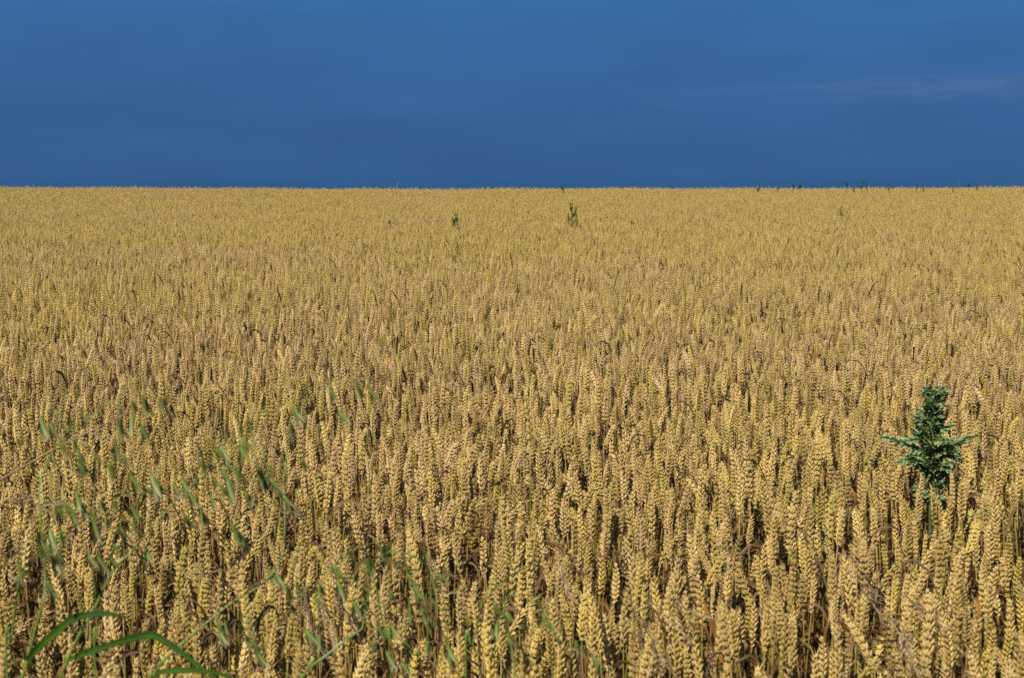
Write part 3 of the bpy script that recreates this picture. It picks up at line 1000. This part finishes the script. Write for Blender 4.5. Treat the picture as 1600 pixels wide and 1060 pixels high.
brome("grey brown dead grass tuft sprawling over the bottom ears right of the middle", (1000, 1060), [(1005, 962, 72, 34), (1030, 958, 90, 12), (1000, 985, 40, 60), (990, 965, 15, 60)], 2.35, 64)
brome("purplish dead grass tuft lying over the ears just right of the rust orange leaf", (1300, 1050), [(1312, 885, 62, 30), (1320, 905, 60, 60), (1345, 930, 55, 50)], 2.5, 65)
brome("purplish dead grass tuft by the bottom edge below the thistle", (1440, 1050), [(1400, 948, 85, 45), (1425, 962, 80, 60), (1385, 985, 50, 50), (1410, 1000, 20, 50)], 2.35, 66)
brome("sparse dead grass tuft above the bottom edge left of the rust orange leaf", (880, 1030), [(868, 885, 22, 45), (880, 880, 30, 20)], 2.6, 67)

# ------------------------------------------------------------------ single wheat stalks that stand out
def single_stalk(label, top_px, depth, L, rnd, seed, leaf=None, lean=0.0, name="wheat_stalk", stem_r=1.0):
    tip = at(top_px[0], top_px[1], depth)
    root = Vector((tip.x - lean, tip.y, hz(tip.x, tip.y)))
    o = thing(name, label, "wheat", root)
    E, L = ear(0, seed, L)
    H = tip.z - root.z - L
    d = np.array([lean * 1.2, 0, tip.z - root.z]); d /= np.linalg.norm(d)
    zs_ = np.linspace(0, 1, 12)
    P = np.stack([lean * (1 - L) * zs_ ** 2 , 0.004 * np.sin(zs_ * 6), H * zs_], -1)
    mb = MB(); tube(mb, P, np.linspace(0.0022, 0.0013, 12) * stem_r, 6, 0, 0.3); c_ = link("stem", mb.mesh("tall_stem", [m_stem]), o); c_["rnd"] = rnd
    eb = MB(); eb.merge(E, rot_to(d, 0.3), P[-1]); c_ = link("ear", eb.mesh("tall_ear", [m_ear]), o); c_["rnd"] = rnd
    if leaf:
        S = spline([np.array(at(px, py, depth + dd)) - np.array(root) for px, py, dd in leaf["pts"]], 16)
        t_ = np.linspace(0, 1, len(S))
        mb = MB(); ribbon(mb, S, leaf["w"] * np.sin(np.pi * (0.22 + 0.76 * t_)) ** 0.6, (1, 0.35, 0.1), 0, 0, 0, fold=0.35, twist=0.5)
        c_ = link("leaf", mb.mesh("orange_leaf", [m_orange]), o); c_["label"] = "rust orange dry leaf"
    return o
single_stalk("single tall wheat stalk with yellow green stem rising high above its neighbours", (829, 610), 3.0, 0.118, 0.985, 401)
single_stalk("wheat stalk with one broad rust orange leaf near the bottom edge", (1140, 940), 2.5, 0.085, 0.92, 402,
             dict(pts=[(1128, 1035, 0), (1122, 1000, -.01), (1110, 965, -.03), (1098, 935, -.04)], w=0.0105))
single_stalk("wheat stalk with a small orange leaf just left of the middle wild oat", (470, 850), 2.6, 0.085, 0.30, 403,
             dict(pts=[(437, 925, 0), (441, 905, -.01), (446, 885, -.02), (449, 868, -.02)], w=0.0075))
single_stalk("wheat stalk with reddish brown leaf beside its stem near the bottom right corner", (1545, 880), 2.5, 0.088, 0.55, 404,
             dict(pts=[(1528, 985, 0), (1530, 960, -.01), (1528, 938, -.01), (1530, 915, -.02)], w=0.0080))
single_stalk("wheat stalk with bent orange leaf in the rows left of the thistle", (1345, 735), 3.3, 0.085, 0.25, 405,
             dict(pts=[(1330, 800, 0), (1338, 785, -.01), (1334, 770, -.02), (1328, 760, -.02)], w=0.0085))
single_stalk("pale tall ear standing alone above the horizon left of the middle", (620, 285), 51.0, 0.17, 0.66, 406, stem_r=2.0).scale = (2.2, 2.2, 1)
single_stalk("pale tall ear standing alone above the horizon near the right corner", (1498, 281), 51.0, 0.16, 0.66, 407, stem_r=2.0)

# ------------------------------------------------------------------ thistle
def thistle():
    g = np.random.default_rng(77)
    base = Vector((TH.x, TH.y, hz(TH.x, TH.y)))
    o = thing("thistle", "dark green spiny thistle standing above the wheat on the right", "thistle", base)
    top = at(1455, 604, TH.y).z - base.z
    Hs = top - 0.02
    zt = np.linspace(0, 1, 20)
    P = np.stack([0.006 * np.sin(zt * 4), 0.004 * np.cos(zt * 5), Hs * zt], -1)
    mb = MB(); tube(mb, P, np.interp(zt, [0, 1], [0.008, 0.0035]), 8); link("stem", mb.mesh("thistle_stem", [m_tstem]), o)
    def leaf_mesh(ln, up, droop, az, width, seed):
        h = np.random.default_rng(seed)
        n = 22
        t_ = np.linspace(0, 1, n)
        ang = up - droop * t_ ** 1.3
        s_ = np.concatenate([[0], np.cumsum(np.cos(ang[:-1]) * ln / (n - 1))])
        z_ = np.concatenate([[0], np.cumsum(np.sin(ang[:-1]) * ln / (n - 1))])
        wob = 0.004 * np.sin(t_ * 9 + h.uniform(0, 6))
        mb = MB()
        mid_ = np.stack([s_, wob, z_], -1)
        V = []; F = []
        # blade strip along the midrib
        wv = width * np.sin(np.pi * np.clip(0.12 + 0.86 * t_, 0, 1)) ** 0.7
        for i in range(n):
            V += [mid_[i] + (0, -wv[i] * 0.30, 0.0015), mid_[i], mid_[i] + (0, wv[i] * 0.30, 0.0015)]; F += [0.3, 0.9, 0.3]
        Q = [(i * 3 + k, i * 3 + 3 + k, i * 3 + 4 + k, i * 3 + k + 1) for i in range(n - 1) for k in (0, 1)]
        mb.add(V, None, Q, 0, F)
        # crinkled, spine-tipped lobes in pairs
        nl = max(5, int(ln / 0.0115))
        for j in range(nl):
            tt = 0.08 + 0.88 * j / nl
            c_ = np.array([np.interp(tt, t_, mid_[:, k]) for k in range(3)])
            w = np.interp(tt, t_, wv)
            for sd_ in (-1, 1):
                for tilt in (1, -1):
                    up_ = tilt * h.uniform(0.15, 0.95) + 0.15
                    fwd = h.uniform(0.1, 0.9) * w
                    wl = w * h.uniform(0.75, 1.15)
                    tipv = c_ + np.array([fwd + 0.002 * tilt, sd_ * wl * math.cos(up_), wl * math.sin(up_)])
                    a0 = c_ + np.array([-0.0045 + 0.002 * tilt, sd_ * w * 0.22, 0.0008])
                    a1 = c_ + np.array([0.0060 + 0.002 * tilt, sd_ * w * 0.22, 0.0008])
                    m0 = a0 * 0.5 + tipv * 0.5 + np.array([-0.0035, 0, h.normal(0, 0.0015)])
                    m1 = a1 * 0.5 + tipv * 0.5 + np.array([0.0035, 0, h.normal(0, 0.0015)])
                    cc = (a0 + a1) / 2 * 0.45 + tipv * 0.55 + np.array([0, 0, -0.0018])
                    spn = tipv + (tipv - cc) * 0.45
                    mb.add([a0, a1, m0, cc, m1, tipv, spn], [(2, 3, 5), (3, 4, 5), (2, 5, 6), (5, 4, 6)], [(0, 3, 2, 2)][:0] or [(0, 1, 4, 3)], 0, [0.2, 0.2, 0.6, 0.35, 0.6, 0.85, 1.0])
                    mb.add([a0, cc, m0], [(0, 1, 2)], None, 0, [0.2, 0.35, 0.6])
        M = np.array(Matrix.Rotation(az, 3, "Z"))
        V_, T_, Q_, a_, b_, F_, P_ = mb.arrays()
        out_ = MB(); out_.merge((V_, T_, Q_, a_, b_, F_, P_), M)
        return out_.mesh("thistle_leaf", [m_thistle])
    def put(zf, ln, up, droop, az, width, seed):
        z_ = Hs * zf
        l_ = link("leaf", leaf_mesh(ln, up, droop, az, width, seed), o)
        l_.location = (float(np.interp(zf, zt, P[:, 0])), float(np.interp(zf, zt, P[:, 1])), z_)
    # the long side leaves
    zc_ = lambda py: (at(1455, py, TH.y).z - base.z) / Hs
    put(zc_(716), 0.142, 0.62, 0.66, math.pi - 0.2, 0.018, 1)
    put(zc_(716), 0.140, 0.62, 0.50, 0.10, 0.019, 2)
    put(zc_(726), 0.095, 0.35, 0.75, math.pi + 0.45, 0.019, 3)
    put(zc_(742), 0.085, 0.05, 0.75, -0.15, 0.012, 4)
    put(zc_(735), 0.070, 0.45, 0.9, -0.7, 0.018, 6)
    az = 0.4
    n = 92
    for k in range(n):
        u = k / (n - 1)
        py = 782 - 174 * u
        az += 2.4 + g.normal(0, 0.3)
        ln = float(np.interp(u, [0, 0.15, 0.3, 0.45, 0.55, 0.7, 0.85, 1], [0.035, 0.055, 0.074, 0.080, 0.066, 0.038, 0.042, 0.020])) * g.uniform(0.75, 1.3)
        put(min(0.995, zc_(py)), ln, g.uniform(0.2, 1.45) + 0.1 * u, g.uniform(0.1, 1.5), az, 0.0150 * g.uniform(0.7, 1.25) * (1.05 - 0.25 * u), 20 + k)
    # a side shoot beside the tip
    Q_ = spline([(0.004, 0, Hs * zc_(660)), (0.014, -0.004, Hs * zc_(632)), (0.020, -0.004, Hs * zc_(612))], 8)
    mb = MB(); tube(mb, Q_, np.linspace(0.003, 0.0018, 9), 6); link("side_shoot", mb.mesh("thistle_shoot", [m_tstem]), o)
    for k in range(9):
        l_ = link("leaf", leaf_mesh(g.uniform(0.018, 0.034), g.uniform(0.4, 1.2), g.uniform(0.2, 1.2), g.uniform(0, 6.28), 0.011, 220 + k), o)
        l_.location = Q_[min(8, 1 + k)]
    fv0_, fT_, fQ_, fF_ = floret(8, 5)
    for k, (dx, dy, dz_) in enumerate([(0, 0, 0), (0.012, 0.004, -0.012), (-0.011, -0.006, -0.015), (0.004, -0.012, -0.022), (0.016, -0.004, -0.03), (-0.006, 0.012, -0.02)]):
        bb = MB()
        V = fv0_ * np.array([0.0058, 0.0058, 0.014])
        bb.add(V, fT_, fQ_, 0, fF_)
        for j in range(26):
            a = g.uniform(0, 6.283); zz_ = g.uniform(0.15, 0.95)
            r_ = 0.0055 * math.sin(math.pi * (0.15 + 0.75 * zz_))
            p0 = np.array([r_ * math.cos(a), r_ * math.sin(a), zz_ * 0.013])
            dd = np.array([math.cos(a), math.sin(a), 0.9]); sdv = np.array([-math.sin(a), math.cos(a), 0]) * 0.0008
            bb.add([p0 - sdv, p0 + sdv, p0 + dd * 0.0035], [(0, 1, 2)], None, 0, 0.8)
        f_ = link("flower_bud", bb.mesh("thistle_bud", [m_bud]), o)
        f_.location = (P[-1][0] + dx, P[-1][1] + dy, Hs + dz_)
        st_ = MB(); tube(st_, [(-dx * 0.9, -dy * 0.9, -0.02), (0, 0, 0.001)], [0.0016, 0.0016], 5)
        link("bud_stalk", st_.mesh("bud_stalk", [m_tstem]), f_)
    return o
thistle()

# ------------------------------------------------------------------ weeds far out in the crop and along the horizon
def weed(label, px, top_py, depth, spread, seed, mat=None, nbr=6, leafy=1.0, lean=0.0, show=0.4, group=None):
    """an upright branching weed; only its upper part clears the ears"""
    g = np.random.default_rng(seed)
    t_ = at(px, top_py, depth)
    base = Vector((t_.x, t_.y, hz(t_.x, t_.y)))
    o = thing("weed", label, "weed", base, group)
    Ht = t_.z - base.z
    mat = mat or m_weed
    ls = depth / 24.0                                           # leaf size grows a little with the kind of weed
    zz_ = np.linspace(0, 1, 12)
    P = np.stack([lean * zz_ ** 2, 0.01 * np.sin(zz_ * 5 + seed), Ht * zz_], -1)
    mb = MB(); tube(mb, P, np.linspace(0.009, 0.005, 12), 5); link("stem", mb.mesh("weed_stem", [mat]), o)
    def leaves(mbx, S, n_, size):
        for k in range(n_):
            u = g.uniform(0.15, 1.0)
            c_ = np.array([np.interp(u, np.linspace(0, 1, len(S)), S[:, j]) for j in range(3)])
            a = g.uniform(0, 6.283); el = g.uniform(-0.2, 1.1)
            d = np.array([math.cos(a) * math.cos(el), math.sin(a) * math.cos(el), math.sin(el)])
            sd_ = np.array([-math.sin(a), math.cos(a), 0.0])
            L_ = size * (1.1 if depth > 40 else 1.0) * g.uniform(0.6, 1.3) * (1.15 - 0.5 * u); W_ = L_ * g.uniform(0.16, 0.28)
            mid_ = c_ + d * L_ * 0.5 + np.array([0, 0, 0.1 * L_])
            mbx.add([c_, mid_ - sd_ * W_, mid_ + np.array([0, 0, -0.06 * L_]), mid_ + sd_ * W_, c_ + d * L_ + np.array([0, 0, -0.12 * L_])],
                    [(0, 1, 2), (0, 2, 3), (1, 4, 2), (2, 4, 3)], None, 0, g.random())
    lb = MB(); leaves(lb, P[int(12 * (1 - show / Ht)) - 1:], int(34 * leafy), 0.055)
    link("foliage", lb.mesh("weed_foliage", [mat]), o)
    for k in range(nbr):
        zf = 1 - show / Ht * g.uniform(0.35, 1.1)
        a = g.uniform(0, 6.283) if k > 1 else (0.2 if k == 0 else 2.9)
        ln = spread * g.uniform(0.6, 1.1)
        p0 = np.array([np.interp(zf, zz_, P[:, 0]), 0, Ht * zf])
        p2 = p0 + np.array([math.cos(a) * ln * 0.6, math.sin(a) * ln * 0.6, min(ln * g.uniform(1.0, 1.6), Ht * (0.98 - zf))])
        p1 = (p0 + p2) / 2 + np.array([math.cos(a) * ln * 0.12, math.sin(a) * ln * 0.12, -0.02])
        S = spline([p0, p1, p2], 8)
        bb = MB(); tube(bb, S, np.linspace(0.0035, 0.0018, 9), 4)
        leaves(bb, S, int(26 * leafy), 0.045)
        link("branch", bb.mesh("weed_branch", [mat]), o)
    return o
weed("branching green weed with a tall narrow top in the middle of the field", 894, 312, 23.5, 0.15, 81, nbr=10, leafy=2.2, show=0.52)
weed("compact bushy green weed left of the tallest field weed", 711, 331, 24.0, 0.11, 82, nbr=8, leafy=2.0, show=0.30)
weed("low dark green weed just right of the tallest field weed", 990, 345, 24.5, 0.11, 83, nbr=4, leafy=0.8, show=0.16)
weed("pale thin weed in the far field on the right", 1316, 322, 29.0, 0.16, 84, nbr=7, leafy=0.8, show=0.36)
weed("small dark weed left of the compact bushy one", 609, 345, 25.0, 0.04, 85, mat=m_weed_dark, nbr=2, leafy=0.8, show=0.15)
weed("thin leaning brown green weed in the far field right of the tallest weed", 1074, 338, 25.5, 0.06, 86, mat=m_weed_dark, nbr=3, leafy=0.3, lean=0.08, show=0.26)
HG = "dark weeds standing up along the horizon"
horizon = [(880, 289, 0.11, 1.6, 4, "squat dark weed on the horizon above the tallest field weed"),
    (1184, 288, 0.12, 1.2, 4, "squat dark weed on the horizon, leftmost of those on the right"),
    (1216, 291, 0.06, 0.5, 3, "very low dark weed on the horizon right of the squat leftmost one"),
    (1240, 285, 0.06, 1.0, 3, "narrow dark weed on the horizon, left one of a close pair"),
    (1249, 283, 0.07, 1.0, 4, "taller leafy weed on the horizon, right one of a close pair"),
    (1324, 283, 0.08, 0.9, 4, "leaning dark weed on the horizon, left end of the wide clump"),
    (1334, 288, 0.10, 0.7, 3, "low dark weed inside the wide clump on the horizon"),
    (1346, 283, 0.08, 1.0, 4, "dark weed on the horizon, in the dense right part of the wide clump"),
    (1355, 283, 0.08, 0.9, 4, "dark weed on the horizon, right end of the wide clump"),
    (1389, 286, 0.06, 0.7, 3, "small lone dark weed on the horizon just right of the wide clump"),
    (1432, 284, 0.05, 0.8, 3, "thin upright dark weed on the horizon above the thistle, left one of two"),
    (1444, 287, 0.05, 0.7, 3, "short dark weed on the horizon above the thistle, right one of two"),
    (1489, 290, 0.05, 0.6, 2, "very short dark weed on the horizon beside the pale ear"),
    (1513, 282, 0.05, 0.9, 3, "tall thin dark weed on the horizon right of the pale ear"),
    (1528, 285, 0.05, 0.8, 3, "last dark weed on the horizon towards the right corner")]
for k, (px, py, sp2, lf, nb, lab) in enumerate(horizon):
    weed(lab, px, py - 1, 51.0, sp2, 120 + k, mat=m_weed_dark, nbr=nb, leafy=lf, lean=0.04 * math.sin(k * 2.1), show=0.30, group=HG)
